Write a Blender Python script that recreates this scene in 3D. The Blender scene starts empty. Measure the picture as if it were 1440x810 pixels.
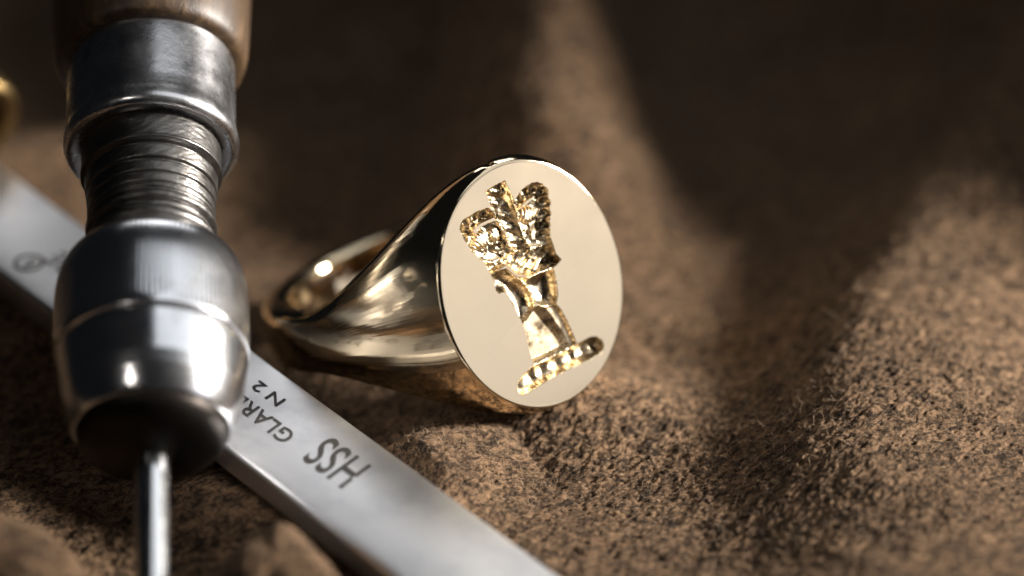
# Macro still life: gold signet ring, steel blade and pin vise on brown suede.
# 1 Blender unit = 1 cm (unit scale 0.01).
import bpy, math, random
import numpy as np
from mathutils import Vector, Matrix

sc = bpy.context.scene
sc.unit_settings.system = 'METRIC'
sc.unit_settings.scale_length = 0.01
COL = sc.collection
R = math.radians

# ------------------------------------------------------------------ camera
CAM = Vector((0.0, -17.1608, 9.7239))
ELEV = 27.0
cd = bpy.data.cameras.new('camera')
cam = bpy.data.objects.new('camera', cd)
COL.objects.link(cam)
cam.location = CAM
cam.rotation_euler = (R(90 - ELEV), 0, 0)
cd.sensor_width = 36
cd.lens = 114.848
cd.clip_start = 0.5
cd.clip_end = 400
cd.dof.use_dof = True
cd.dof.focus_distance = 19.10
cd.dof.aperture_fstop = 0.130
cd.dof.aperture_blades = 9
sc.camera = cam

# ------------------------------------------------------------------ world
wld = bpy.data.worlds.new('World')
sc.world = wld
wld.use_nodes = True
bg = wld.node_tree.nodes['Background']
bg.inputs[0].default_value = (0.75, 0.85, 1.0, 1)
bg.inputs[1].default_value = 0.006

# ------------------------------------------------------------------ lamps
def aim(o, loc, target):
    o.location = loc
    d = Vector(target) - Vector(loc)
    o.rotation_euler = d.to_track_quat('-Z', 'Y').to_euler()

def area(name, dirv, dist, target, sx, sy, radiance, color=(1, 1, 1), spread=180):
    l = bpy.data.lights.new(name, 'AREA')
    l.shape = 'RECTANGLE'
    l.size, l.size_y = sx, sy
    l.energy = radiance * math.pi * sx * sy
    l.color = color
    l.spread = R(spread)
    o = bpy.data.objects.new(name, l)
    COL.objects.link(o)
    aim(o, Vector(target) + Vector(dirv).normalized() * dist, target)
    return o

def spot(name, dirv, dist, target, irradiance, cone, blend, radius, color=(1, 1, 1)):
    l = bpy.data.lights.new(name, 'SPOT')
    l.energy = irradiance * 4 * math.pi * math.pi * dist * dist / math.pi
    l.spot_size = R(cone)
    l.spot_blend = blend
    l.shadow_soft_size = radius
    l.color = color
    o = bpy.data.objects.new(name, l)
    COL.objects.link(o)
    aim(o, Vector(target) + Vector(dirv).normalized() * dist, target)
    return o

# softbox low on the right: what the polished face mirrors
area('softbox_right', (0.955, -0.273, 0.19), 42, (0.13, 0, 1.0), 22, 18, 0.80, (1.0, 0.985, 1.05))
# strip softbox arching from overhead to the right: broad highlights on the turned steel
area('softbox_overhead', (0.52, 0.06, 0.85), 11, (-2.0, -0.6, 1.2), 6.4, 10.6, 1.10, (0.92, 0.96, 1.0))
# low softbox at the back: sheen along the flat blade
area('softbox_back', (0.02, 0.80, 0.60), 44, (-1.2, -0.4, 0.6), 20, 10, 2.7, (0.97, 0.98, 1.0))
# snooted key from the right: hard raking light over the suede
spot('key_spot', (0.93, 0.10, 0.325), 46, (1.5, 0.5, 0.2), 26.0, 15.0, 1.0, 5.0, (1.0, 0.95, 0.88))
# small low spot at the front left: opens up the near lumps and the shank's underside
spot('fill_spot', (-0.35, -0.60, 0.72), 40, (-1.5, -0.6, 0.3), 1.9, 6.2, 1.0, 5.0, (1.0, 0.93, 0.85))

vs = sc.view_settings
vs.view_transform = 'Standard'
vs.look = 'None'
vs.exposure = 0.0
vs.gamma = 1.0
vs.use_curve_mapping = False

# ------------------------------------------------------------------ helpers
def mesh_np(name, verts, faces, smooth=True):
    verts = np.asarray(verts, dtype=np.float32)
    faces = np.asarray(faces, dtype=np.int32)
    me = bpy.data.meshes.new(name)
    nf, k = faces.shape
    me.vertices.add(len(verts))
    me.vertices.foreach_set('co', verts.ravel())
    me.loops.add(nf * k)
    me.loops.foreach_set('vertex_index', faces.ravel())
    me.polygons.add(nf)
    me.polygons.foreach_set('loop_start', np.arange(0, nf * k, k, dtype=np.int32))
    me.polygons.foreach_set('use_smooth', np.full(nf, smooth, dtype=bool))
    me.update(calc_edges=True)
    me.validate()
    return me

def obj(name, me, mat, parent=None):
    o = bpy.data.objects.new(name, me)
    COL.objects.link(o)
    if mat is not None and hasattr(me, 'materials'):
        me.materials.append(mat)
    if parent is not None:
        o.parent = parent
    return o

def empty(name, loc, label, cat, quat=None):
    o = bpy.data.objects.new(name, None)
    COL.objects.link(o)
    o.location = loc
    o.empty_display_size = 0.3
    if quat is not None:
        o.rotation_mode = 'QUATERNION'
        o.rotation_quaternion = quat
    o['label'] = label
    o['category'] = cat
    return o

def lathe(prof, nseg, flute=None, closed_ends=True):
    """prof: list of (z, r); returns verts, quads, smooth lathe round local Z."""
    prof = np.array(prof, float)
    a = np.linspace(0, 2 * np.pi, nseg, endpoint=False)
    V = []
    for z, r in prof:
        rr = np.full(nseg, r)
        if flute is not None:
            rr = rr + flute(z, a)
        V.append(np.stack([rr * np.cos(a), rr * np.sin(a), np.full(nseg, z)], 1))
    V = np.concatenate(V)
    n = len(prof)
    i = np.arange(n - 1)[:, None] * nseg
    j = np.arange(nseg)[None]
    j2 = (j + 1) % nseg
    Fq = np.stack([i + j, i + j2, i + nseg + j2, i + nseg + j], -1).reshape(-1, 4)
    return V, Fq

def refine(prof, step, bevel=0.0):
    """Subdivide a profile; corners keep their sharpness through dense points."""
    out = []
    for (z0, r0), (z1, r1) in zip(prof[:-1], prof[1:]):
        L = math.hypot(z1 - z0, r1 - r0)
        m = max(1, int(L / step))
        for k in range(m):
            t = k / m
            out.append((z0 + (z1 - z0) * t, r0 + (r1 - r0) * t))
    out.append(prof[-1])
    return out

def spline(prof, step):
    """Catmull-Rom through profile points (centripetal enough for our spacing)."""
    P = [np.array(p, float) for p in prof]
    P = [2 * P[0] - P[1]] + P + [2 * P[-1] - P[-2]]
    out = []
    for i in range(1, len(P) - 2):
        p0, p1, p2, p3 = P[i - 1:i + 3]
        m = max(2, int(np.linalg.norm(p2 - p1) / step))
        for k in range(m):
            t = k / m
            q = 0.5 * (2 * p1 + (p2 - p0) * t + (2 * p0 - 5 * p1 + 4 * p2 - p3) * t * t + (3 * p1 - p0 - 3 * p2 + p3) * t ** 3)
            out.append(tuple(q))
    out.append(tuple(P[-2]))
    return out

# ---- vectorised gradient noise
_rng = np.random.default_rng(7)
_perm = _rng.permutation(512)
_perm = np.concatenate([_perm, _perm, _perm])
_gang = _rng.uniform(0, 2 * np.pi, 512)
_gx, _gy = np.cos(_gang), np.sin(_gang)

def pnoise(x, y):
    xi = np.floor(x).astype(np.int64); yi = np.floor(y).astype(np.int64)
    xf = x - xi; yf = y - yi
    u = xf * xf * xf * (xf * (xf * 6 - 15) + 10)
    v = yf * yf * yf * (yf * (yf * 6 - 15) + 10)
    def g(ix, iy, dx, dy):
        h = _perm[(_perm[ix & 511] + iy) & 511] & 511
        return _gx[h] * dx + _gy[h] * dy
    n00 = g(xi, yi, xf, yf); n10 = g(xi + 1, yi, xf - 1, yf)
    n01 = g(xi, yi + 1, xf, yf - 1); n11 = g(xi + 1, yi + 1, xf - 1, yf - 1)
    return (n00 * (1 - u) + n10 * u) * (1 - v) + (n01 * (1 - u) + n11 * u) * v * 1.0

def fbm(x, y, octv=4, gain=0.5, lac=2.03):
    s = 0; a = 1.0
    for o in range(octv):
        s = s + a * pnoise(x + 17.3 * o, y - 9.1 * o)
        x = x * lac; y = y * lac; a *= gain
    return s

def sstep(a, b, x):
    t = np.clip((x - a) / (b - a), 0, 1)
    return t * t * (3 - 2 * t)

# ------------------------------------------------------------------ materials
def new_mat(name):
    m = bpy.data.materials.new(name)
    m.use_nodes = True
    nt = m.node_tree
    return m, nt, nt.nodes['Principled BSDF']

def N(nt, typ, **kw):
    n = nt.nodes.new(typ)
    for k, v in kw.items():
        if k.startswith('i_'):
            n.inputs[k[2:].replace('_', ' ')].default_value = v
        else:
            setattr(n, k, v)
    return n

def ramp(nt, fac, stops):
    r = N(nt, 'ShaderNodeValToRGB')
    el = r.color_ramp.elements
    while len(el) < len(stops):
        el.new(0.5)
    for e, (p, c) in zip(el, stops):
        e.position = p
        e.color = (c[0], c[1], c[2], 1) if hasattr(c, '__len__') else (c, c, c, 1)
    nt.links.new(fac, r.inputs[0])
    return r.outputs[0]

def objco(nt, scale=(1, 1, 1), rot=(0, 0, 0)):
    t = N(nt, 'ShaderNodeTexCoord')
    m = N(nt, 'ShaderNodeMapping')
    m.inputs['Scale'].default_value = scale
    m.inputs['Rotation'].default_value = rot
    nt.links.new(t.outputs['Object'], m.inputs[0])
    return m.outputs[0]

def texco(nt, scale, rotz):
    """object coordinates turned by rotz, then scaled along the turned axes"""
    t = N(nt, 'ShaderNodeTexCoord')
    m = N(nt, 'ShaderNodeMapping', vector_type='TEXTURE')
    m.inputs['Rotation'].default_value = (0, 0, rotz)
    m.inputs['Scale'].default_value = tuple(1.0 / k for k in scale)
    nt.links.new(t.outputs['Object'], m.inputs[0])
    return m.outputs[0]

def noise(nt, co, scale, detail=4, rough=0.55, dist=0.0):
    n = N(nt, 'ShaderNodeTexNoise')
    n.inputs['Scale'].default_value = scale
    n.inputs['Detail'].default_value = detail
    n.inputs['Roughness'].default_value = rough
    n.inputs['Distortion'].default_value = dist
    nt.links.new(co, n.inputs['Vector'])
    return n.outputs[0]

def bump(nt, h, strength, dist, nrm=None):
    b = N(nt, 'ShaderNodeBump')
    b.inputs['Strength'].default_value = strength
    b.inputs['Distance'].default_value = dist
    nt.links.new(h, b.inputs['Height'])
    if nrm is not None:
        nt.links.new(nrm, b.inputs['Normal'])
    return b.outputs[0]

def mixc(nt, fac, a, b):
    m = N(nt, 'ShaderNodeMix', data_type='RGBA')
    for s, v in ((m.inputs[0], fac), (m.inputs[6], a), (m.inputs[7], b)):
        if hasattr(v, 'links'):
            nt.links.new(v, s)
        else:
            s.default_value = v if not hasattr(v, '__len__') else (v[0], v[1], v[2], 1)
    return m.outputs[2]

def metal(name, color, rough_lo, rough_hi, rscale=3, scratch=None, mottle=None, bumps=()):
    m, nt, p = new_mat(name)
    p.inputs['Metallic'].default_value = 1.0
    co = objco(nt)
    n1 = noise(nt, co, rscale, 6, 0.65)
    r = N(nt, 'ShaderNodeMapRange')
    r.inputs[1].default_value = 0.3; r.inputs[2].default_value = 0.7
    r.inputs[3].default_value = rough_lo; r.inputs[4].default_value = rough_hi
    nt.links.new(n1, r.inputs[0])
    nt.links.new(r.outputs[0], p.inputs['Roughness'])
    col = None
    if mottle:
        dcol, dscale, lo, hi = mottle
        f = ramp(nt, noise(nt, co, dscale, 8, 0.7), [(lo, 0.0), (hi, 1.0)])
        col = mixc(nt, f, color, dcol)
        nt.links.new(col, p.inputs['Base Color'])
    else:
        p.inputs['Base Color'].default_value = (*color, 1)
    nrm = None
    for (scl3, s, st, d) in bumps:
        c2 = objco(nt, scl3)
        nrm = bump(nt, noise(nt, c2, s, 3, 0.6), st, d, nrm)
    if nrm is not None:
        nt.links.new(nrm, p.inputs['Normal'])
    return m

GOLD = (0.88, 0.72, 0.49)
M = {}
M['gold'] = metal('polished_gold', GOLD, 0.06, 0.13, 2.5, bumps=(((1, 1, 1), 60, 0.02, 0.004), ((1, 1, 1), 3.5, 0.04, 0.05)))
nt = M['gold'].node_tree
pn_ = nt.nodes['Principled BSDF']
atn = N(nt, 'ShaderNodeAttribute', attribute_name='around')
nz = N(nt, 'ShaderNodeTexNoise', noise_dimensions='1D')
nz.inputs['Scale'].default_value = 16
nz.inputs['Detail'].default_value = 4
nt.links.new(atn.outputs['Fac'], nz.inputs['W'])
prev = pn_.inputs['Normal'].links[0].from_socket
nt.links.new(bump(nt, nz.outputs[0], 0.09, 0.03, prev), pn_.inputs['Normal'])
M['gold_face'] = metal('satin_polished_gold', GOLD, 0.115, 0.145, 3, bumps=(((60, 60, 3), 5, 0.06, 0.002), ((3, 50, 50), 6, 0.03, 0.002)))
M['gold_cut'] = metal('cut_gold', (0.80, 0.64, 0.42), 0.22, 0.32, 20, mottle=((0.13, 0.085, 0.045), 11, 0.49, 0.66), bumps=(((1, 1, 1), 60, 0.20, 0.005),))  # noise blotches of dark brown over the cut gold
M['steel_turned'] = metal('turned_steel', (0.80, 0.80, 0.82), 0.16, 0.25, 3,
                          mottle=((0.45, 0.44, 0.44), 3.0, 0.55, 0.80),
                          bumps=(((0.6, 0.6, 40), 3, 0.10, 0.006), ((1, 1, 1), 45, 0.06, 0.004)))
M['steel_dark'] = metal('worn_dark_steel', (0.15, 0.143, 0.137), 0.30, 0.44, 8,
                        mottle=((0.10, 0.09, 0.08), 6.0, 0.45, 0.75),
                        bumps=(((1, 1, 1), 55, 0.35, 0.006), ((0.7, 0.7, 30), 4, 0.12, 0.006)))
M['steel_ferrule'] = metal('ferrule_steel', (0.64, 0.63, 0.64), 0.20, 0.34, 4,
                           mottle=((0.16, 0.15, 0.14), 2.5, 0.55, 0.80),
                           bumps=(((1, 1, 1), 9, 0.10, 0.02), ((1, 1, 1), 60, 0.08, 0.004)))
M['steel_black'] = metal('blackened_steel', (0.022, 0.019, 0.017), 0.38, 0.5, 6)
M['steel_rod'] = metal('bright_rod_steel', (0.84, 0.84, 0.84), 0.15, 0.24, 6)
M['brass'] = metal('aged_brass', (0.34, 0.23, 0.10), 0.28, 0.42, 5, mottle=((0.08, 0.055, 0.03), 4, 0.40, 0.7))
M['steel_blade'] = metal('ground_steel', (0.71, 0.71, 0.725), 0.34, 0.42, 2.0,
                         mottle=((0.52, 0.53, 0.57), 2.2, 0.50, 0.78),
                         bumps=(((1.2, 40, 1), 4, 0.05, 0.004), ((1, 1, 1), 90, 0.05, 0.002)))
nt = M['steel_blade'].node_tree
pn_ = nt.nodes['Principled BSDF']
prev = pn_.inputs['Normal'].links[0].from_socket
gr_ = noise(nt, texco(nt, (1.5, 70, 1), R(-49.1)), 2.0, 5, 0.7)
nt.links.new(bump(nt, gr_, 0.10, 0.006, prev), pn_.inputs['Normal'])
m, nt, p = new_mat('etched_marking')
p.inputs['Base Color'].default_value = (0.035, 0.032, 0.03, 1)
p.inputs['Roughness'].default_value = 0.6
p.inputs['Metallic'].default_value = 0.3
M['etch'] = m

# wood handle: grain runs along local Z
m, nt, p = new_mat('old_handle_wood')
co = objco(nt, (9, 9, 0.7))
g1 = noise(nt, co, 1.6, 8, 0.65, 0.5)
co2 = objco(nt, (1, 1, 0.6))
g2 = noise(nt, co2, 2.2, 5, 0.6)
c1 = ramp(nt, g1, [(0.30, (0.025, 0.014, 0.007)), (0.52, (0.065, 0.037, 0.017)), (0.74, (0.15, 0.093, 0.047))])
c2 = mixc(nt, ramp(nt, g2, [(0.45, 0.0), (0.70, 0.8)]), c1, (0.05, 0.03, 0.018))
nt.links.new(c2, p.inputs['Base Color'])
p.inputs['Roughness'].default_value = 0.45
nt.links.new(bump(nt, g1, 0.3, 0.02), p.inputs['Normal'])
M['wood'] = m

# suede: tan fibre clumps over dark flecks
m, nt, p = new_mat('brown_suede')
co = texco(nt, (0.72, 1.12, 1.0), R(38))
s1 = noise(nt, co, 16, 6, 0.72, 0.9)       # clumps
s2 = noise(nt, co, 52, 4, 0.75, 0.5)        # fibres
s3 = noise(nt, co, 1.3, 4, 0.55)           # broad patches
mm = N(nt, 'ShaderNodeMath', operation='MULTIPLY_ADD')
nt.links.new(s2, mm.inputs[0]); mm.inputs[1].default_value = 0.6
nt.links.new(s1, mm.inputs[2])
f = ramp(nt, mm.outputs[0], [(0.68, 0.0), (0.78, 0.34), (0.91, 1.0)])
dark = (0.016, 0.010, 0.006)
tan = mixc(nt, ramp(nt, s3, [(0.35, 0.0), (0.65, 1.0)]), (0.150, 0.085, 0.046), (0.235, 0.140, 0.078))
tan = mixc(nt, ramp(nt, noise(nt, co, 3.2, 4, 0.6, 0.6), [(0.50, 0.0), (0.72, 0.65)]), tan, (0.070, 0.040, 0.024))
tan = mixc(nt, ramp(nt, noise(nt, co, 60, 3, 0.7), [(0.45, 0.0), (0.75, 0.6)]), tan, (0.38, 0.265, 0.165))
colr = mixc(nt, f, dark, tan)
nt.links.new(colr, p.inputs['Base Color'])
p.inputs['Roughness'].default_value = 0.95
p.inputs['Specular IOR Level'].default_value = 0.15
p.inputs['Sheen Weight'].default_value = 0.05
p.inputs['Sheen Roughness'].default_value = 0.5
p.inputs['Sheen Tint'].default_value = (0.8, 0.6, 0.42, 1)
b1 = bump(nt, noise(nt, co, 75, 5, 0.8, 0.5), 1.0, 0.018)
nt.links.new(b1, p.inputs['Normal'])
M['suede'] = m
m, nt, p = new_mat('suede_fibre')
p.inputs['Base Color'].default_value = (0.25, 0.165, 0.10, 1)
p.inputs['Roughness'].default_value = 0.7
M['fibre'] = m

# ------------------------------------------------------------------ leather
def seg_dist(x, y, pts):
    """distance to a polyline, signed side (+ = left of travel), and parameter."""
    best = np.full(x.shape, 1e9); side = np.zeros(x.shape); par = np.zeros(x.shape)
    for k in range(len(pts) - 1):
        ax, ay = pts[k][:2]; bx, by = pts[k + 1][:2]
        dx, dy = bx - ax, by - ay
        L2 = dx * dx + dy * dy
        t = np.clip(((x - ax) * dx + (y - ay) * dy) / L2, 0, 1)
        px, py = ax + t * dx, ay + t * dy
        d = np.hypot(x - px, y - py)
        cr = dx * (y - py) - dy * (x - px)
        m_ = d < best
        best = np.where(m_, d, best); side = np.where(m_, np.sign(cr), side); par = np.where(m_, k + t, par)
    return best, side, par

def ridge(x, y, pts, sl, sr, power=2.0):
    d, s, par = seg_dist(x, y, pts)
    hs = np.interp(par, np.arange(len(pts)), [p_[2] for p_ in pts])
    sg = np.where(s > 0, sl, sr)
    return hs * np.exp(-(d / sg) ** power)

BL_A = np.array([-3.2537, 1.5458, 0.7097])
BL_L = np.array([0.6510, -0.7527, -0.0984]); BL_L /= np.linalg.norm(BL_L)
BL_T = 0.17

def leather_height(x, y):
    wx = x + 0.10 * fbm(x * 0.8, y * 0.8, 2) ; wy = y + 0.10 * fbm(x * 0.8 + 31, y * 0.8 + 7, 2)
    h = 0.05 * fbm(x * 0.55 + 3, y * 0.55, 3)
    # mound carrying the ring's face, sloping down under the band
    h = h + 0.29 * np.exp(-(((wx - 0.25) / 0.75) ** 2 + ((wy - 0.15) / 0.55) ** 2))
    h = h - 0.13 * np.exp(-(((wx + 1.35) / 0.7) ** 2 + ((wy - 0.85) / 0.8) ** 2))
    # rounded fold end under the blade, steep on its right side
    h = np.maximum(h, ridge(wx, wy, [(-0.34, -0.36, 0.26), (-0.56, -0.66, 0.32), (-0.95, -0.95, 0.22), (-1.7, -0.9, 0.15)], 0.45, 0.28, 2.6))
    # right-hand ridge running back
    r1 = ridge(wx, wy, [(2.2, -2.6, 0.15), (2.15, -1.2, 0.24), (2.1, -0.3, 0.37), (2.35, 1.0, 0.46), (3.0, 2.6, 0.62), (4.2, 4.6, 0.8)], 0.68, 1.3)
    h = h + r1
    # fold behind the ring
    h = h + ridge(wx, wy, [(0.30, 1.8, 0.20), (0.22, 2.8, 0.85), (0.26, 4.3, 1.35), (0.02, 6.2, 1.5), (-0.5, 9.0, 1.4)], 0.9, 0.74)
    # back-right mass added to shade the top right; bunched leather at back left
    h = h + ridge(wx, wy, [(6.4, 2.2, 1.6), (5.2, 4.6, 2.6), (3.6, 7.6, 2.4), (2.5, 11.0, 2.2)], 1.3, 1.2)
    h = h + ridge(wx, wy, [(-5.2, 3.4, 0.6), (-3.6, 3.0, 0.5), (-2.0, 3.6, 0.35), (-1.2, 5.4, 0.3)], 0.8, 0.9)
    h = h + ridge(wx, wy, [(-4.4, 0.9, 0.55), (-3.2, 1.1, 0.50), (-2.4, 0.6, 0.15)], 0.5, 0.4)
    # two near lumps at the lower left
    h = h + ridge(wx, wy, [(-4.6, -2.0, 0.75), (-3.2, -2.02, 0.72), (-2.62, -2.18, 0.62)], 0.34, 0.6, 2.6)
    h = h + ridge(wx, wy, [(-1.36, -2.00, 0.48), (-1.28, -1.96, 0.52), (-1.14, -2.10, 0.45)], 0.28, 0.5, 2.6)
    h = h - 0.34 * np.exp(-(((x + 1.92) / 0.26) ** 2 + ((y + 2.65) / 0.75) ** 2))
    # pressed flat under the blade
    bn = np.cross(np.cross(BL_L, [0, 0, 1.0]) / np.linalg.norm(np.cross(BL_L, [0, 0, 1.0])), BL_L)
    bw = np.cross(BL_L, [0, 0, 1.0]); bw = bw / np.linalg.norm(bw)
    lim = BL_A[2] - (bn[0] * (x - BL_A[0]) + bn[1] * (y - BL_A[1])) / bn[2] - BL_T - 0.035
    wq = np.abs((x - BL_A[0]) * bw[0] + (y - BL_A[1]) * bw[1])
    h = h - (1 - sstep(0.38, 0.62, wq)) * np.maximum(0, h - lim)
    return h

def axis_steps(parts):
    out = [parts[0][0]]
    for a, b, st in parts:
        n_ = max(1, int(round((b - a) / st)))
        out += list(np.linspace(a, b, n_ + 1)[1:])
    return np.array(out)

xs = axis_steps([(-9, -4, 0.1), (-4, -3.1, 0.02), (-3.1, 3.2, 0.0088), (3.2, 4.4, 0.02), (4.4, 9, 0.1)])
ys = axis_steps([(-4.5, -2.6, 0.06), (-2.6, -1.7, 0.015), (-1.7, 0.8, 0.0088), (0.8, 2.4, 0.014), (2.4, 7.2, 0.03), (7.2, 13, 0.15)])
gx, gy = np.meshgrid(xs, ys)
H0 = leather_height(gx, gy)
# nap: clumped tufts with pits, in the sharp zone it is real relief
cr_, sr_ = math.cos(R(38)), math.sin(R(38))
rx = (gx * cr_ + gy * sr_) * 0.74; ry = (-gx * sr_ + gy * cr_) * 1.12
wx = rx + 0.02 * pnoise(gx * 11, gy * 11); wy = ry + 0.02 * pnoise(gx * 11 + 50, gy * 11 + 20)
nap = 0.80 * fbm(wx * 8, wy * 9, 2) + 0.55 * fbm(wx * 24 + 5, wy * 26, 2, 0.6) + 0.50 * fbm(wx * 47 + 9, wy * 49, 2, 0.6)
pits = np.clip(pnoise(wx * 26 + 80, wy * 29) + 0.35 * pnoise(wx * 6, wy * 6 + 40) - 0.30, 0, 1)
amp = 0.75 + 0.5 * sstep(-0.3, 0.3, pnoise(gx * 0.9 + 9, gy * 0.9))
Z = H0 + (0.019 * amp * nap - 0.068 * pits) * (0.35 + 0.65 * sstep(-1.9, -1.4, gy))
verts = np.stack([gx.ravel(), gy.ravel(), Z.ravel()], 1)
ny_, nx_ = gx.shape
ii = (np.arange(ny_ - 1)[:, None] * nx_ + np.arange(nx_ - 1)[None]).ravel()
faces = np.stack([ii, ii + 1, ii + 1 + nx_, ii + nx_], 1)
lea = obj('leather_ground', mesh_np('leather_ground', verts, faces), M['suede'])
lea['kind'] = 'structure'
lea['label'] = 'rumpled brown suede leather hide lying under the ring and tools'

# loose fibres standing out of the nap
def fibres(n, seed):
    rg = np.random.default_rng(seed)
    fx = rg.uniform(-1.0, 3.1, n); fy = rg.uniform(-1.7, 0.9, n)
    k = n // 9
    fx[:k] = rg.normal(-0.45, 0.28, k); fy[:k] = rg.normal(-0.55, 0.22, k)
    fz = leather_height(fx, fy) - 0.004
    V = []; Fq = []
    seg = 5
    for i in range(n):
        L = rg.uniform(0.02, 0.055) * (2.4 if rg.random() < 0.03 else 1)
        rad = rg.uniform(0.0008, 0.0016)
        az = rg.uniform(0, 2 * np.pi); el = rg.uniform(0.1, 1.1)
        d = np.array([np.cos(az) * np.cos(el), np.sin(az) * np.cos(el), np.sin(el)])
        curl = rg.normal(0, 1, 3) * 0.55
        p_ = np.array([fx[i], fy[i], fz[i]])
        base = len(V)
        for s_ in range(seg):
            rr = rad * (1 - 0.6 * s_ / (seg - 1))
            a = np.cross(d, [0.3, 0.5, 0.81]); a /= np.linalg.norm(a); b = np.cross(d, a)
            for q in range(3):
                an = q * 2.0944
                V.append(p_ + rr * (np.cos(an) * a + np.sin(an) * b))
            p_ = p_ + d * L / (seg - 1)
            d = d + curl * 0.35; d /= np.linalg.norm(d)
        for s_ in range(seg - 1):
            for q in range(3):
                q2 = (q + 1) % 3
                Fq.append((base + s_ * 3 + q, base + s_ * 3 + q2, base + s_ * 3 + 3 + q2, base + s_ * 3 + 3 + q))
    return np.array(V), np.array(Fq)
fv, ff = fibres(4200, 3)
fo = obj('suede_fibres', mesh_np('suede_fibres', fv, ff), M['fibre'], lea)
fo['kind'] = 'stuff'

# ------------------------------------------------------------------ ring
RF = np.array([0.1289, 0.0108, 1.0012])            # centre of the engraved face
RB = np.array([0.74447, 0.66013, 0.10034])         # across the face
RW = np.array([-0.30615, 0.20408, 0.92985])        # along the finger hole
RN = np.array([0.59333, -0.72294, 0.35399])        # out of the face
RB /= np.linalg.norm(RB); RW -= RB * (RW @ RB); RW /= np.linalg.norm(RW); RN = np.cross(RB, RW)
PA, QB = 0.749, 0.671                              # half axes of the oval
HF, RO, SW, TH = 1.127, 1.034, 0.190, 0.193        # head height, outer radius, half shank width, shank thickness
RI = RO - TH
ring_base = RF - PA * RW
ring = empty('signet_ring', ring_base, 'polished yellow gold signet ring lying on its side on the suede', 'ring')

def ring_world(pb, pw, pn):
    """ring frame: origin in the hoop's centre -> coordinates relative to the ring's base"""
    pb, pw, pn = np.broadcast_arrays(pb, pw, pn)
    C = RF - HF * RN
    P = C + pb[..., None] * RB + pw[..., None] * RW + pn[..., None] * RN
    return P - ring_base

NU, NT, NS = 49, 70, 90
psi = np.linspace(0, np.pi, NU)
BEV = 0.022
H0f = HF - BEV
PHI1 = R(88)
def shank_outer(phi, s=SW):
    """outer D profile (b is + on the side of positive phi)"""
    w_ = s * np.sign(np.cos(psi)) * np.abs(np.cos(psi)) ** 0.68
    r_ = RI + 0.052 + (TH - 0.052) * np.clip(np.sin(psi), 0, 1) ** 0.48
    return r_ * np.sin(phi), w_, r_ * np.cos(phi)

def section_tail(edge_r, edge_w, phi, w_in):
    """points from the lower edge, round the inside, back to the upper edge"""
    k1 = np.linspace(0, 1, 9)[1:]
    bow = 0.012 * np.sin(np.pi * k1)
    lo_r = edge_r + (RI - edge_r) * k1
    lo_w = -(edge_w + (w_in - edge_w) * (k1 ** 1.6)) - 0 * bow
    inn_w = np.linspace(-w_in, w_in, 13)[1:-1]
    inn_r = RI - 0.012 * (1 - (inn_w / w_in) ** 2) * (1 if w_in < 0.3 else 0.4)
    r_ = np.concatenate([lo_r, inn_r, lo_r[::-1]])
    w_ = np.concatenate([lo_w, inn_w, -lo_w[::-1]])
    return r_ * np.sin(phi), w_, r_ * np.cos(phi)

def half(sign):
    rows = []
    b0, w0, n0 = QB * np.sin(psi), PA * np.cos(psi), np.full(NU, H0f)
    b1, w1, n1 = shank_outer(PHI1)
    tb, tn = np.cos(PHI1), -np.sin(PHI1)
    sp = np.sin(psi)
    m1 = 1.62 - 0.35 * sp
    # leave the face straight down, the flanks drawing inwards
    T0b = 0.19 + 0.10 * sp
    T0w = 0.42 * np.cos(psi)
    T0n = -(0.68 - 0.05 * sp)
    sb = np.linspace(0, 1, NT)
    for t in sb:
        h00 = 2 * t ** 3 - 3 * t ** 2 + 1; h10 = t ** 3 - 2 * t ** 2 + t
        h01 = -2 * t ** 3 + 3 * t ** 2; h11 = t ** 3 - t ** 2
        ob = h00 * b0 + h10 * T0b + h01 * b1 + h11 * m1 * tb
        ow = h00 * w0 + h10 * T0w + h01 * w1
        on = h00 * n0 + h10 * T0n + h01 * n1 + h11 * m1 * tn
        phi = math.atan2(ob[0], on[0])
        er = math.hypot(ob[0], on[0]); ew = ow[0]
        w_in = SW + (0.50 - SW) * np.clip((ew - SW) / (PA - SW), 0, 1)
        w_in = min(w_in, ew) if ew > SW else SW * 0.93
        if t == 0: phi = 0.0
        tl = section_tail(er, ew, phi, min(w_in, ew * 0.96))
        rows.append((np.concatenate([ob, tl[0]]), np.concatenate([ow, tl[1]]), np.concatenate([on, tl[2]])))
    for phi in np.linspace(PHI1, np.pi, NS)[1:]:
        ob, ow, on = shank_outer(phi)
        er = math.hypot(ob[0], on[0])
        tl = section_tail(er, ow[0], phi, SW * 0.93)
        rows.append((np.concatenate([ob, tl[0]]), np.concatenate([ow, tl[1]]), np.concatenate([on, tl[2]])))
    pb = np.array([r_[0] for r_ in rows]) * sign
    pw = np.array([r_[1] for r_ in rows]); pn = np.array([r_[2] for r_ in rows])
    P = ring_world(pb, pw, pn)
    nr, ncol = pb.shape
    i = np.arange(nr - 1)[:, None] * ncol; j = np.arange(ncol)[None]; j2 = (j + 1) % ncol
    # the oval half is open on the face side only at row 0
    Fq = np.stack([i + j, i + j2, i + ncol + j2, i + ncol + j], -1).reshape(-1, 4)
    if sign > 0:
        Fq = Fq[:, ::-1]
    return P.reshape(-1, 3), Fq, np.tile(np.arange(ncol) / NU, nr)
Va, Fa, Sa = half(-1.0)
Vb, Fb, Sb = half(1.0)
V = np.concatenate([Va, Vb]); Fq = np.concatenate([Fa, Fb + len(Va)])
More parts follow.
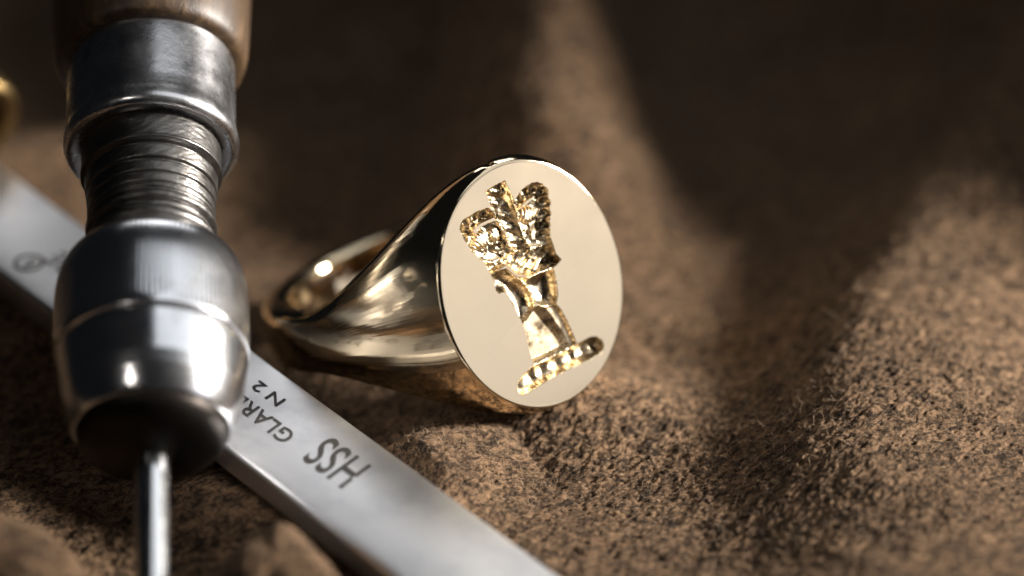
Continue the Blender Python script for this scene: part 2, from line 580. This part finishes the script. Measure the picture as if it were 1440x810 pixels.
# bevel between flank and face
nb = 180
ta = np.linspace(0, 2 * np.pi, nb, endpoint=False)
bev = []
for k in range(6):
    q = k / 5 * np.pi / 2
    ins = BEV * 0.9 * (1 - math.cos(q)); up = BEV * math.sin(q)
    bev.append(ring_world((QB - ins) * np.sin(ta), (PA - ins) * np.cos(ta), H0f + up - 0.012 * np.cos(ta) ** 2 * (k / 5) - 0.003 * np.sin(ta) ** 2 * (k / 5)))
bv = np.concatenate(bev)
i = np.arange(5)[:, None] * nb; j = np.arange(nb)[None]; j2 = (j + 1) % nb
bf = np.stack([i + j, i + nb + j, i + nb + j2, i + j2], -1).reshape(-1, 4)
V = np.concatenate([V, bv]); Fq = np.concatenate([Fq, bf + len(V) - len(bv)])
me = mesh_np('band', V, Fq)
at = me.attributes.new('around', 'FLOAT', 'POINT')
at.data.foreach_set('value', np.concatenate([Sa, Sb + 3.0, np.full(len(bv), 7.0)]).astype(np.float32))
import bmesh
bm = bmesh.new(); bm.from_mesh(me)
bmesh.ops.remove_doubles(bm, verts=bm.verts, dist=0.0008)
bmesh.ops.recalc_face_normals(bm, faces=bm.faces)
bm.to_mesh(me); bm.free()
for p_ in me.polygons: p_.use_smooth = True
band = obj('band', me, M['gold'], ring)

# ---- the engraved face: carved relief, in face coordinates (cm)
CUT = {
    'prong': [(-0.1081, 0.6321), (-0.0336, 0.6379), (0.0382, 0.6361), (0.0513, 0.5321), (0.0499, 0.4877), (0.0501, 0.4200), (0.0569, 0.3270), (0.0734, 0.2161), (0.0076, 0.1935), (-0.0629, 0.2408), (-0.0711, 0.3434), (-0.0951, 0.4477), (-0.1080, 0.5381), (-0.1049, 0.5861)],
    'rlobe': [(0.0530, 0.4954), (0.0898, 0.5166), (0.1331, 0.5397), (0.1765, 0.5493), (0.2224, 0.5512), (0.2621, 0.5376), (0.2833, 0.5200), (0.2965, 0.4831), (0.2920, 0.4306), (0.2682, 0.3449), (0.2375, 0.2757), (0.2138, 0.2127), (0.2157, 0.1755), (0.1429, 0.1647), (0.0654, 0.1967), (0.0490, 0.2941), (0.0486, 0.4026)],
    'llobe': [(-0.1190, 0.5112), (-0.1388, 0.5305), (-0.1578, 0.5382), (-0.1997, 0.5440), (-0.2501, 0.5421), (-0.3232, 0.5380), (-0.3520, 0.5213), (-0.3677, 0.4965), (-0.3631, 0.4411), (-0.3412, 0.3740), (-0.3201, 0.3183), (-0.2864, 0.2661), (-0.1995, 0.2074), (-0.1074, 0.2141), (-0.0533, 0.2368), (-0.0663, 0.3414), (-0.0919, 0.4419)],
    'collar': [(-0.2848, 0.2699), (-0.2691, 0.2139), (-0.2628, 0.1618), (-0.2122, 0.1766), (-0.1424, 0.1836), (-0.0945, 0.1093), (-0.0096, 0.0555), (0.0998, 0.0461), (0.1702, 0.0371), (0.2018, 0.0445), (0.2407, 0.0557), (0.2177, 0.0972), (0.2174, 0.1520), (0.2157, 0.1755), (0.1412, 0.1881), (0.0509, 0.2027), (-0.0485, 0.2348), (-0.1234, 0.2298), (-0.2122, 0.2307)],
    'arm_l': [(-0.2628, 0.1618), (-0.2549, 0.1269), (-0.2669, 0.0734), (-0.2533, 0.0495), (-0.2216, 0.0452), (-0.2042, 0.0333), (-0.1803, -0.0584), (-0.1707, -0.1307), (-0.1579, -0.1953), (-0.1260, -0.1863), (-0.0844, -0.1539), (-0.0460, -0.1293), (-0.0366, -0.0513), (-0.0560, 0.0114), (-0.1024, 0.0764), (-0.1519, 0.1604), (-0.2153, 0.1689)],
    'arm_r': [(-0.0992, 0.0841), (-0.0144, 0.0439), (0.0966, 0.0383), (0.1630, 0.0333), (0.1615, 0.0020), (0.1585, -0.0470), (0.1363, -0.1246), (0.1040, -0.1795), (0.0668, -0.1728), (0.0054, -0.1421), (-0.0332, -0.0983), (-0.0334, -0.0436), (-0.0528, 0.0192)],
    'skirt': [(-0.1579, -0.1953), (-0.1594, -0.2266), (-0.1677, -0.2960), (-0.1748, -0.4150), (-0.1704, -0.4458), (-0.0565, -0.4590), (0.0630, -0.4606), (0.1606, -0.4615), (0.1536, -0.3800), (0.1419, -0.2967), (0.1269, -0.2214), (0.1056, -0.1756), (0.0442, -0.1586), (-0.0300, -0.1316), (-0.0796, -0.1560)],
    'base': [(-0.3393, -0.5269), (-0.3234, -0.5019), (-0.3059, -0.4868), (-0.2454, -0.4632), (-0.1720, -0.4496), (-0.0549, -0.4551), (0.0630, -0.4606), (0.1705, -0.4612), (0.2402, -0.4591), (0.2816, -0.4631), (0.3153, -0.4800), (0.3451, -0.5184), (0.3463, -0.5468), (0.3332, -0.5644), (0.3043, -0.5750), (0.2257, -0.5778), (0.0432, -0.5649), (-0.1302, -0.5691), (-0.2576, -0.5751), (-0.3075, -0.5731), (-0.3345, -0.5565)],
    'isl_r': [(0.0493, 0.4384), (0.1029, 0.4662), (0.1583, 0.4777), (0.2088, 0.4822), (0.2027, 0.4620), (0.1472, 0.4506), (0.0933, 0.4430)],
    'isl_l': [(-0.2878, 0.4638), (-0.2236, 0.4777), (-0.1609, 0.4768), (-0.1104, 0.4741), (-0.1078, 0.4439), (-0.1657, 0.4518), (-0.2099, 0.4520), (-0.2469, 0.4425), (-0.2768, 0.4235), (-0.2863, 0.4408)],
}

def poly_sd(x, y, pts):
    """signed distance, positive inside"""
    d = np.full(x.shape, 1e9); ins = np.zeros(x.shape, bool)
    n_ = len(pts)
    for k in range(n_):
        ax, ay = pts[k]; bx, by = pts[(k + 1) % n_]
        dx, dy = bx - ax, by - ay
        t = np.clip(((x - ax) * dx + (y - ay) * dy) / (dx * dx + dy * dy + 1e-12), 0, 1)
        d = np.minimum(d, np.hypot(x - ax - t * dx, y - ay - t * dy))
        c = (ay > y) != (by > y)
        with np.errstate(divide='ignore', invalid='ignore'):
            xi = ax + (y - ay) * dx / (dy if dy != 0 else 1e-12)
        ins ^= c & (x < xi)
    return np.where(ins, d, -d)

NG = 460
sq = np.linspace(-1, 1, NG)
qx, qy = np.meshgrid(sq, sq)
fx_ = qx * np.sqrt(1 - qy * qy / 2); fy_ = qy * np.sqrt(1 - qx * qx / 2)
INS = BEV * 0.9
U_ = fx_ * (QB - INS); V_ = fy_ * (PA - INS)
wob = 0.0035
Uq = U_ + wob * pnoise(U_ * 40, V_ * 40); Vq = V_ + wob * pnoise(U_ * 40 + 9, V_ * 40 + 3)
sd = {k: poly_sd(Uq, Vq, v) for k, v in CUT.items()}
def flat(k, dep, bw):
    return dep * sstep(0, bw, sd[k])
def trough(k, dep, rad):
    q = np.clip(sd[k] / rad, 0, 1)
    return dep * np.sqrt(1 - (1 - q) ** 2)
# faceted chisel marks
rg = np.random.default_rng(11)
ns = 260
su = rg.uniform(-0.38, 0.32, ns); sv = rg.uniform(-0.6, 0.66, ns)
tx = rg.normal(0, 0.28, ns); ty = rg.normal(0, 0.28, ns); of = rg.uniform(-0.006, 0.006, ns)
flatU = Uq.ravel(); flatV = Vq.ravel()
rough_zone = np.maximum.reduce([sd['prong'], sd['rlobe'], sd['llobe'], sd['collar'], sd['arm_l'], sd['arm_r'], sd['skirt'], sd['base']]) > -0.02
idx = np.nonzero(rough_zone.ravel())[0]
chis = np.zeros(flatU.shape)
for c0 in range(0, len(idx), 20000):
    ic = idx[c0:c0 + 20000]
    du = (flatU[ic][:, None] - su[None]); dv = (flatV[ic][:, None] - sv[None])
    near = np.argmin(du * du + dv * dv, 1)
    rws = np.arange(len(ic))
    chis[ic] = of[near] + tx[near] * du[rws, near] + ty[near] * dv[rws, near]
chis = chis.reshape(U_.shape)
# parts of the cut
dep = np.zeros(U_.shape)
pr = trough('prong', 0.058, 0.060)
lobes = np.maximum(trough('rlobe', 0.054, 0.050), trough('llobe', 0.054, 0.050))
col_ = trough('collar', 0.066, 0.060)
crown = np.maximum.reduce([pr, lobes, col_])
crown = np.where(crown > 0, np.maximum(crown + 0.5 * chis * np.clip(crown / 0.04, 0, 1), 0.008), 0)
# cross-cuts down the prong
crown = crown + np.where(sd['prong'] > 0.02, 0.006 * np.sin((Vq + 0.6 * Uq) * 2 * np.pi / 0.075), 0)
for (bu, bvv) in [(-0.1523, 0.5113), (-0.2217, 0.5172), (-0.2846, 0.5116), (-0.3356, 0.4878), (-0.3302, 0.4276), (-0.313, 0.3623), (0.2804, 0.4715), (0.271, 0.4073), (0.2471, 0.349), (0.2166, 0.2888), (0.1943, 0.2344), (0.2412, 0.5143), (0.1734, 0.5144), (0.1156, 0.4972), (-0.152, 0.2957), (0.094, 0.2801), (-0.12, 0.285)]:
    q = np.hypot(Uq - bu, Vq - bvv) / 0.031
    crown = np.where(q < 1, np.maximum(crown * 0.5, 0.022) + 0.036 * np.sqrt(np.clip(1 - q * q, 0, 1)), crown)
# hatched linings of the two lobes
for (cu, cv, ru, rv, ang) in [(-0.225, 0.375, 0.075, 0.060, 0.55), (-0.125, 0.370, 0.045, 0.055, 0.15), (0.145, 0.380, 0.07, 0.055, -0.5)]:
    e_ = ((Uq - cu) / ru) ** 2 + ((Vq - cv) / rv) ** 2
    wv = np.sin(((Uq - cu) * math.cos(ang) + (Vq - cv) * math.sin(ang)) * 2 * np.pi / 0.020)
    dome = 0.018 + 0.036 * np.clip(e_, 0, 1) ** 0.8 + 0.0048 * wv
    crown = np.where(e_ < 1, dome, crown)
# banded folds across the collar
bandc = np.sin((Vq - 0.35 * Uq) * 2 * np.pi / 0.060 + 1.6 * pnoise(Uq * 7, Vq * 7))
crown = crown + np.where((sd['collar'] > 0.0) & (Vq < 0.20), 0.012 * bandc * sstep(0, 0.03, sd['collar']), 0)
arm = np.maximum(trough('arm_l', 0.068, 0.072), trough('arm_r', 0.078, 0.092))
arm = np.where(arm > 0, np.maximum(arm + 0.010 * pnoise(Uq * 11, Vq * 11), 0.006), 0)
sk = sd['skirt']
right_edge = np.interp(Vq, [-0.4615, -0.38, -0.2967, -0.2214, -0.17], [0.1606, 0.1536, 0.1419, 0.1269, 0.105])
slope_r = np.clip((right_edge - Uq) / (0.075 + 0.06 * sstep(-0.46, -0.2, Vq)), 0, 1)
skirt = 0.062 * np.minimum(sstep(0, 0.030, sk), np.clip(slope_r * 1.1, 0, 1)) + 0.003 * pnoise(Uq * 9, Vq * 5)
skirt = np.where(sk > 0, np.maximum(skirt + np.where(slope_r < 0.9, 0.15 * chis, 0.0), 0.004), 0)
bs = trough('base', 0.066, 0.052)
bs = np.where(bs > 0, np.maximum(bs + (0.005 * np.sin(Uq * 2 * np.pi / 0.105 + 0.7 + 2 * pnoise(Uq * 6, Vq)) + 0.008 * pnoise(Uq * 16, Vq * 16)) * sstep(0, 0.03, sd['base']), 0.006), 0)
dep = np.maximum.reduce([crown, arm, skirt, bs])
union = np.maximum.reduce([sd[k] for k in ('prong', 'rlobe', 'llobe', 'collar', 'arm_l', 'arm_r', 'skirt', 'base')])
dep = np.where(union > -0.008, np.maximum(dep, 0.030 * sstep(0.0, 0.020, union + 0.006)), dep)
for k in ('isl_l', 'isl_r'):
    dep = dep * (1 - sstep(-0.006, 0.004, sd[k]))
dep = np.where(dep < 0.0015, 0, dep)
# the very slight softening the cut edge shows
P = ring_world(U_, V_, HF - dep - 0.012 * (V_ / PA) ** 2 - 0.003 * (U_ / QB) ** 2)
Pf = P.reshape(-1, 3)
ii = (np.arange(NG - 1)[:, None] * NG + np.arange(NG - 1)[None]).ravel()
quads = np.stack([ii, ii + 1, ii + 1 + NG, ii + NG], 1)
cut = (dep.ravel()[quads] > 0).any(1)
def sub(qs):
    used, inv = np.unique(qs, return_inverse=True)
    return Pf[used], inv.reshape(qs.shape)
v1, q1 = sub(quads[~cut])
face = obj('face', mesh_np('face', v1, q1), M['gold_face'], ring)
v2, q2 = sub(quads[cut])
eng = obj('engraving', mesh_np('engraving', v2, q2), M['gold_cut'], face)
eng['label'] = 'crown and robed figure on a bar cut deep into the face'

# ------------------------------------------------------------------ steel blade
BA = BL_A
PXL = BL_L
PXW = np.cross(PXL, [0, 0, 1.0]); PXW /= np.linalg.norm(PXW)
PXN = np.cross(PXW, PXL)
HWID, THK = 0.352, BL_T
blade_root_l = 5.6
blade_base = BA + PXL * 2.4 - PXN * THK
blade = empty('steel_blade', blade_base, 'flat bright steel blade with stamped lettering, running under the wooden-handled tool', 'blade')
def bl(l, w_, n_=0.0):
    return BA + PXL * l + PXW * w_ + PXN * n_ - blade_base
# rounded-rectangle section swept along the length, slightly worn edges
def rrect(hw, th, r1, r2, k=5):
    pts = []
    for (cx, cz, a0, rr) in ((hw - r2, -r2, 90, r2), (-hw + r1, -r1, 180 - 90 + 0, r1)):
        pass
    def arc(cx, cz, a0, a1, rr):
        for q in np.linspace(R(a0), R(a1), k):
            pts.append((cx + rr * math.cos(q), cz + rr * math.sin(q)))
    arc(hw - r2, -r2, 0, 90, r2)
    for q in np.linspace(hw - r2, -hw + r1, 16)[1:-1]:
        pts.append((q, 0.0))        # lower-left edge in the picture: broad rounding
    arc(-hw + r1, -r1, 90, 180, r1)     # far edge: crisp
    arc(-hw + 0.02, -th + 0.02, 180, 270, 0.02)
    arc(hw - 0.02, -th + 0.02, 270, 360, 0.02)
    return pts
secp = rrect(HWID, THK, 0.012, 0.028, 7)
ls = np.linspace(-2.2, 7.2, 180)
V = []
for l in ls:
    wv = 0.0015 * math.sin(l * 7.1) + 0.001 * math.sin(l * 17.3)
    for (w_, n_) in secp:
        V.append(bl(l, w_ * (1 + wv), n_ - 0.022 * max(0.0, w_ / HWID + 0.2) ** 2))
V = np.array(V); ncol = len(secp); nr = len(ls)
i = np.arange(nr - 1)[:, None] * ncol; j = np.arange(ncol)[None]; j2 = (j + 1) % ncol
Fq = np.stack([i + j, i + j2, i + ncol + j2, i + ncol + j], -1).reshape(-1, 4)
me = mesh_np('body', V, Fq)
bm = bmesh.new(); bm.from_mesh(me)
bm.verts.ensure_lookup_table()
for r0 in (0, nr - 1):
    try:
        bm.faces.new([bm.verts[r0 * ncol + q] for q in range(ncol)])
    except ValueError:
        pass
bmesh.ops.recalc_face_normals(bm, faces=bm.faces)
bm.to_mesh(me); bm.free()
# give the body its own frame so the grinding marks run along it
blade_body = obj('body', me, M['steel_blade'], blade)

def crown_n(w_):
    return 0.0024 - 0.022 * max(0.0, w_ / HWID + 0.2) ** 2

def lettering(text, l0, w0, height, width, spacing=1.0, offset=0.0, shear=0.0):
    """flat marking: reads towards -L, letter tops towards +W"""
    cu = bpy.data.curves.new('lettering', 'FONT')
    cu.body = text
    cu.size = 1.0
    cu.space_character = spacing
    cu.offset = offset
    cu.extrude = 0.0
    cu.resolution_u = 6
    tmp = bpy.data.objects.new('lettering_tmp', cu)
    COL.objects.link(tmp)
    bpy.context.view_layer.update()
    dg = bpy.context.evaluated_depsgraph_get()
    me = bpy.data.meshes.new_from_object(tmp.evaluated_get(dg))
    bpy.data.objects.remove(tmp, do_unlink=True)
    n_ = len(me.vertices)
    co = np.zeros(n_ * 3, np.float32); me.vertices.foreach_get('co', co); co = co.reshape(-1, 3)
    x0, x1 = co[:, 0].min(), co[:, 0].max(); y0, y1 = co[:, 1].min(), co[:, 1].max()
    xx = (co[:, 0] - x0) / (x1 - x0) * width; yy = (co[:, 1] - y0) / (y1 - y0) * height
    W3 = np.array([bl(l0 - a + shear * b_, w0 + b_, crown_n(w0 + b_)) for a, b_ in zip(xx, yy)], np.float32)
    me.vertices.foreach_set('co', W3.ravel())
    me.update()
    me.name = 'lettering'
    o = obj('lettering', me, M['etch'], blade)
    return o
lettering('HSS', 3.565, -0.180, 0.285, 0.375, 1.05, 0.012, 0.25)
lettering('GLARDON', 3.06, -0.025, 0.125, 0.84, 1.1, 0.018, 0.25)
lettering('N 2', 2.74, -0.195, 0.095, 0.26, 1.0, 0.018, 0.25)
lettering('VALLORBE', 1.50, -0.080, 0.165, 0.91, 1.15, 0.015, 0.15)
# registered mark: ring and letter
nr_ = 48
V = []
for k in range(nr_):
    a = 2 * math.pi * k / nr_
    for rr in (0.072, 0.098):
        V.append(bl(0.577 + rr * math.cos(a), 0.163 + rr * math.sin(a), crown_n(0.163 + rr * math.sin(a))))
Fq = [(2 * k, 2 * k + 1, (2 * k + 3) % (2 * nr_), (2 * k + 2) % (2 * nr_)) for k in range(nr_)]
obj('registered_mark', mesh_np('registered_mark', V, Fq, False), M['etch'], blade)
lettering('R', 0.615, 0.118, 0.09, 0.07, 1.0, 0.02)

# ------------------------------------------------------------------ pin vise
P1 = Vector((-2.10904, 0.08353, 1.47434)); AX = Vector((0.06442, -0.87940, -0.47170)).normalized()
TIP = 3.32
q = Vector((0, 0, 1)).rotation_difference(AX)
vise = empty('pin_vise', P1 + AX * TIP, 'wooden-handled steel pin vise with knurled chuck, resting across the blade', 'hand tool', q)
def lobj(name, prof, mat, nseg=96, flute=None, parent=vise):
    v, f_ = lathe([(z - TIP, r_) for z, r_ in prof], nseg, None if flute is None else (lambda z, a: flute(z + TIP, a)))
    me = mesh_np(name, v, f_)
    bm = bmesh.new(); bm.from_mesh(me); bmesh.ops.recalc_face_normals(bm, faces=bm.faces); bm.to_mesh(me); bm.free()
    for p_ in me.polygons: p_.use_smooth = True
    return obj(name, me, mat, parent)
lobj('handle', spline([(-9.4, 0.02), (-9.35, 0.4), (-9.1, 0.72), (-8.4, 0.88), (-7.4, 0.90), (-6.0, 0.84), (-4.6, 0.76), (-3.0, 0.69), (-2.1, 0.645), (-1.55, 0.608), (-1.22, 0.592), (-1.09, 0.575), (-1.03, 0.54), (-1.015, 0.45)], 0.05), M['wood'], 128)
lobj('ferrule', refine([(-1.055, 0.40), (-1.055, 0.484), (-1.046, 0.494), (-1.03, 0.499), (-0.95, 0.501), (-0.60, 0.500), (-0.53, 0.504), (-0.49, 0.513), (-0.455, 0.519), (-0.425, 0.518), (-0.402, 0.508), (-0.388, 0.492), (-0.383, 0.470), (-0.388, 0.445), (-0.40, 0.40)], 0.02), M['steel_ferrule'], 128)
neck = [(-0.468, 0.413), (-0.225, 0.411), (-0.212, 0.417), (-0.204, 0.412), (-0.197, 0.394), (-0.180, 0.374), (-0.170, 0.386), (-0.165, 0.391), (-0.088, 0.386), (-0.080, 0.379), (-0.070, 0.366), (-0.058, 0.377), (-0.052, 0.380), (0.006, 0.376), (0.012, 0.370), (0.020, 0.360), (0.029, 0.370), (0.034, 0.375), (0.074, 0.372), (0.082, 0.368), (0.092, 0.358), (0.103, 0.370), (0.112, 0.374), (0.122, 0.369), (0.133, 0.360), (0.143, 0.367), (0.156, 0.374), (0.168, 0.383), (0.186, 0.382), (0.200, 0.372), (0.214, 0.350), (0.240, 0.350), (0.255, 0.366), (0.270, 0.378), (0.292, 0.383), (0.312, 0.377), (0.328, 0.362), (0.345, 0.338), (0.40, 0.335)]
def nick(z, a):
    return 0.0022 * pnoise(np.cos(a) * 9 + z * 40, np.sin(a) * 9 + z * 23)
lobj('threaded_neck', refine(neck, 0.006), M['steel_dark'], 220, nick)
def knurl(z, a):
    e = float(sstep(0.43, 0.50, z) * (1 - sstep(0.98, 1.03, z)))
    return -0.0028 * e * (0.5 + 0.5 * np.cos(a * 110))
lobj('knurled_collar', spline([(0.362, 0.30), (0.364, 0.365), (0.374, 0.398), (0.415, 0.466), (0.48, 0.513), (0.579, 0.543), (0.702, 0.556), (0.898, 0.558), (1.020, 0.557), (1.045, 0.555), (1.060, 0.550), (1.066, 0.50)], 0.015), M['steel_turned'], 660, knurl)
lobj('chuck', refine([(1.064, 0.49), (1.066, 0.536), (1.072, 0.543), (1.090, 0.545), (1.14, 0.542), (1.24, 0.530), (1.34, 0.517), (1.42, 0.498), (1.49, 0.474), (1.54, 0.452), (1.562, 0.438), (1.566, 0.433), (1.560, 0.42)], 0.012), M['steel_turned'], 160)
lobj('nose', spline([(1.560, 0.432), (1.610, 0.415), (1.660, 0.372), (1.700, 0.300), (1.728, 0.210), (1.745, 0.130), (1.752, 0.08)], 0.012), M['steel_black'], 128)
lobj('steel_rod', refine([(1.20, 0.094), (2.0, 0.094), (3.10, 0.092), (3.22, 0.08), (3.29, 0.045), (3.32, 0.004)], 0.03), M['steel_rod'], 48)

# ------------------------------------------------------------------ brass cap at the left edge
bdir = Vector((0.55, -0.70, -0.20)).normalized()
bq = Vector((0, 0, 1)).rotation_difference(bdir)
brass = empty('brass_cap', Vector((-3.50, 2.35, 0.98)), 'small dull brass cap at the left edge of the picture, behind the blade', 'brass cap', bq)
def bobj(name, prof, mat):
    v, f_ = lathe(prof, 96)
    me = mesh_np(name, v, f_)
    bm = bmesh.new(); bm.from_mesh(me); bmesh.ops.recalc_face_normals(bm, faces=bm.faces); bm.to_mesh(me); bm.free()
    for p_ in me.polygons: p_.use_smooth = True
    return obj(name, me, mat, brass)
bobj('shell', refine([(-0.7, 0.002), (-0.7, 0.26), (-0.67, 0.31), (-0.60, 0.33), (-0.1, 0.335), (-0.04, 0.33), (0.0, 0.315), (0.015, 0.29), (0.015, 0.25), (-0.0, 0.235), (-0.2, 0.225)], 0.02), M['brass'])
bobj('socket', refine([(-0.19, 0.228), (-0.21, 0.18), (-0.215, 0.002)], 0.03), M['steel_black'])
